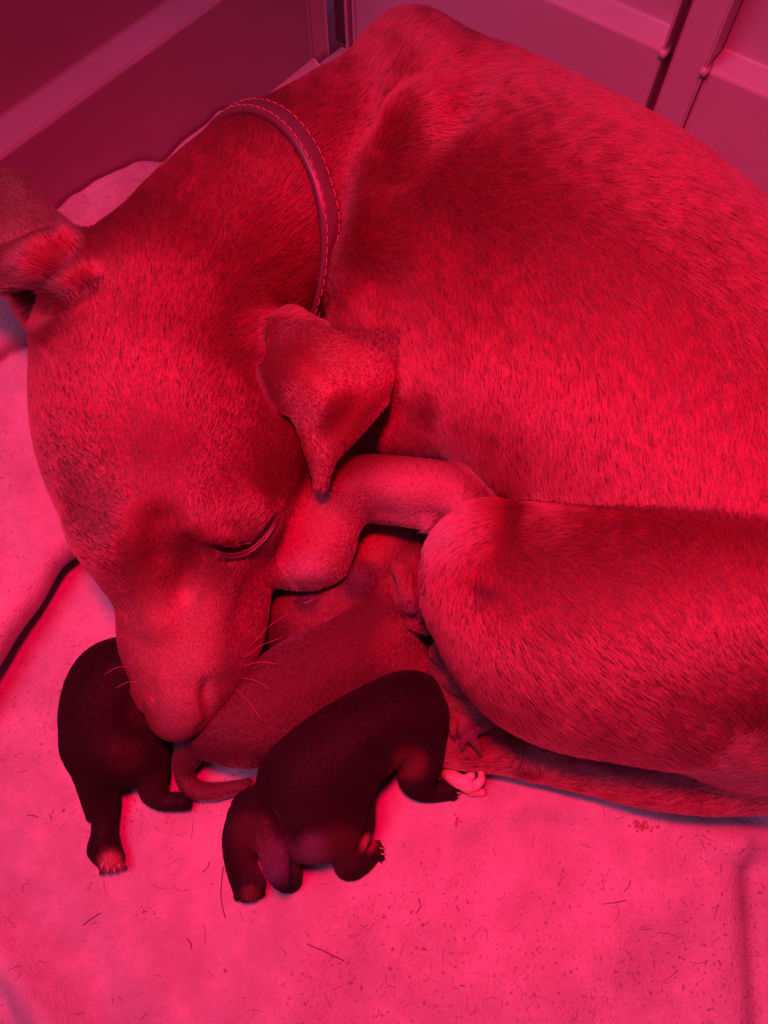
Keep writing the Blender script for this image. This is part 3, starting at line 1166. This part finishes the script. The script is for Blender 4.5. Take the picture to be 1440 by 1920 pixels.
# front puppy: black, back to the viewer
parts = [
    ({'k': .014}, [S(572, 1512, 94, .036), S(590, 1450, 100, .040), S(650, 1395, 94, .042), S(715, 1352, 80, .042), S(765, 1325, 66, .040), S(792, 1312, 46, .036)]),
    ({'k': .010}, [S(610, 1520, 82, .034), S(640, 1500, 60, .032)]),
    # far hind leg and foot
    ({'k': .008}, [S(480, 1530, 52, .030), S(452, 1572, 34, .024), S(452, 1620, 28, .016), S(466, 1658, 30, .012)]),
    ({'k': .004}, [S(520, 1570, 46, .026), S(535, 1620, 30, .018), S(540, 1645, 26, .011)]),
    # tail
    ({'k': .0015}, [S(500, 1540, 26, .058), S(510, 1580, 28, .056), S(518, 1625, 24, .050), S(526, 1652, 15, .042)]),
    # near hind leg turned out
    ({'k': .008}, [S(648, 1545, 52, .028), S(650, 1590, 34, .020), S(655, 1622, 26, .012), S(680, 1615, 20, .010), S(700, 1598, 16, .009)]),
    ({'k': .006}, [S(560, 1575, 26, .030), S(620, 1572, 24, .028)]),
    # foreleg
    ({'k': .010}, [S(792, 1350, 50, .034), S(790, 1410, 44, .026), S(782, 1455, 36, .018), S(800, 1480, 22, .011), S(840, 1482, 18, .009)]),
] + toes(700, 1598, 1, -.3, .009, r=8, spread=8, ln=14) + toes(842, 1483, 1, .02, .008, r=8, spread=8, ln=10) + toes(466, 1668, .15, 1, .008, r=10, spread=12, ln=10)
puppy('glossy black puppy in front lying with its rump and tail towards the viewer', parts, (.015, .006, .009),
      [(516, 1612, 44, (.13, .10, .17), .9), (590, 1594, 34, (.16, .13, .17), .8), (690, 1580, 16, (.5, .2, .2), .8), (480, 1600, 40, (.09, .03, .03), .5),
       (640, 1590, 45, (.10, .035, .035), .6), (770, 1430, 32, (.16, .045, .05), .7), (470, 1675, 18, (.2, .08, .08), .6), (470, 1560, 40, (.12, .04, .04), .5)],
      [(560, 1420, -.7, .7), (680, 1350, -.8, .5), (600, 1500, -.3, 1), (510, 1600, 0, 1), (455, 1600, 0, 1), (660, 1600, .1, 1), (790, 1400, 0, 1), (830, 1480, 1, 0)], nh=46000,
      sub=[([(482, 1500), (474, 1540), (488, 1590)], .0014, .005), ([(700, 1400), (735, 1440), (750, 1480)], .0012, .006), ([(700, 1500), (694, 1545), (672, 1590)], .0014, .005)],
      details=lambda r, f: claws(r, f, [(712, 1590, 10, 2), (714, 1600, 10, 4), (854, 1478, 9, 0), (856, 1486, 9, 2)]))

# ------------------------------------------------------------------ hairs, specks and stains on the blanket
mb = MB()
fixed = [((418, 1625), (414, 1680), (422, 1722)), ((155, 1735), (172, 1722), (188, 1712)), ((380, 1635), (390, 1625), (392, 1615)),
         ((1130, 1695), (1155, 1692), (1175, 1688)), ((575, 1770), (610, 1785), (645, 1802)), ((1170, 1672), (1180, 1660), (1182, 1650)),
         ((780, 1712), (788, 1700), (785, 1685)), ((350, 1760), (358, 1770), (358, 1780)), ((50, 1528), (65, 1530), (72, 1533))]
for tri in fixed:
    mb.tube(catmull([P(x, y, ground_z(x, y) + .0006) for x, y in tri], 4), .00017, 4)
for _ in range(170):
    x, y = rng.uniform(-50, 1480), rng.uniform(1400, 1980)
    a = rng.uniform(0, 2 * PI)
    l = rng.uniform(4, 20)
    b2 = a + rng.normal(0, .6)
    tri = ((x, y), (x + math.cos(a) * l, y + math.sin(a) * l), (x + math.cos(a) * l + math.cos(b2) * l, y + math.sin(a) * l + math.sin(b2) * l))
    mb.tube(catmull([P(u, v, ground_z(u, v) + .0005) for u, v in tri], 2), .00009, 3)
o = mb.build('loose_hairs', M_dark)
tag(o, 'short dark loose dog hairs scattered over the blanket', 'hair', kind='stuff')

mb = MB()


def speck(x, y, r):
    z = ground_z(x, y) + .0004
    c = P(x, y, z)
    n = 7
    rr = [r * rng.uniform(.6, 1.2) for _ in range(n)]
    v = [c + np.array([math.cos(2 * PI * k / n) * rr[k], math.sin(2 * PI * k / n) * rr[k], 0]) for k in range(n)]
    v.append(c + np.array([0, 0, r * .5]))
    mb.add(v, [(k, (k + 1) % n, n) for k in range(n)])


for x, y, r in ((422, 1820, .0011), (398, 1657, .0006), (877, 1692, .0008), (1023, 1730, .0009), (118, 1520, .0010), (537, 1722, .0009), (544, 1718, .0007), (1113, 1673, .0006), (1127, 1796, .0006), (75, 1118, .0006), (130, 1084, .0008), (790, 1618, .0008)):
    speck(x, y, r)
for _ in range(50):
    x, y = rng.normal((1208, 1548), (12, 5))
    speck(x, y, rng.uniform(.0003, .0011))
for _ in range(22):
    x, y = rng.normal((282, 1708), (12, 9))
    speck(x, y, rng.uniform(.0003, .0006))
for _ in range(22):
    t = rng.random()
    x, y = 862 - 6 * t + rng.normal(0, 5 * (1 - t) + 1), 1516 + 34 * t
    speck(x, y, rng.uniform(.0004, .0009))
for _ in range(160):
    speck(rng.uniform(-50, 1480), rng.uniform(1480, 1980), rng.uniform(.00015, .0004))
o = mb.build('crumbs', M_stain)
tag(o, 'small dark crumbs and dried specks on the blanket in front', 'dirt', kind='stuff')
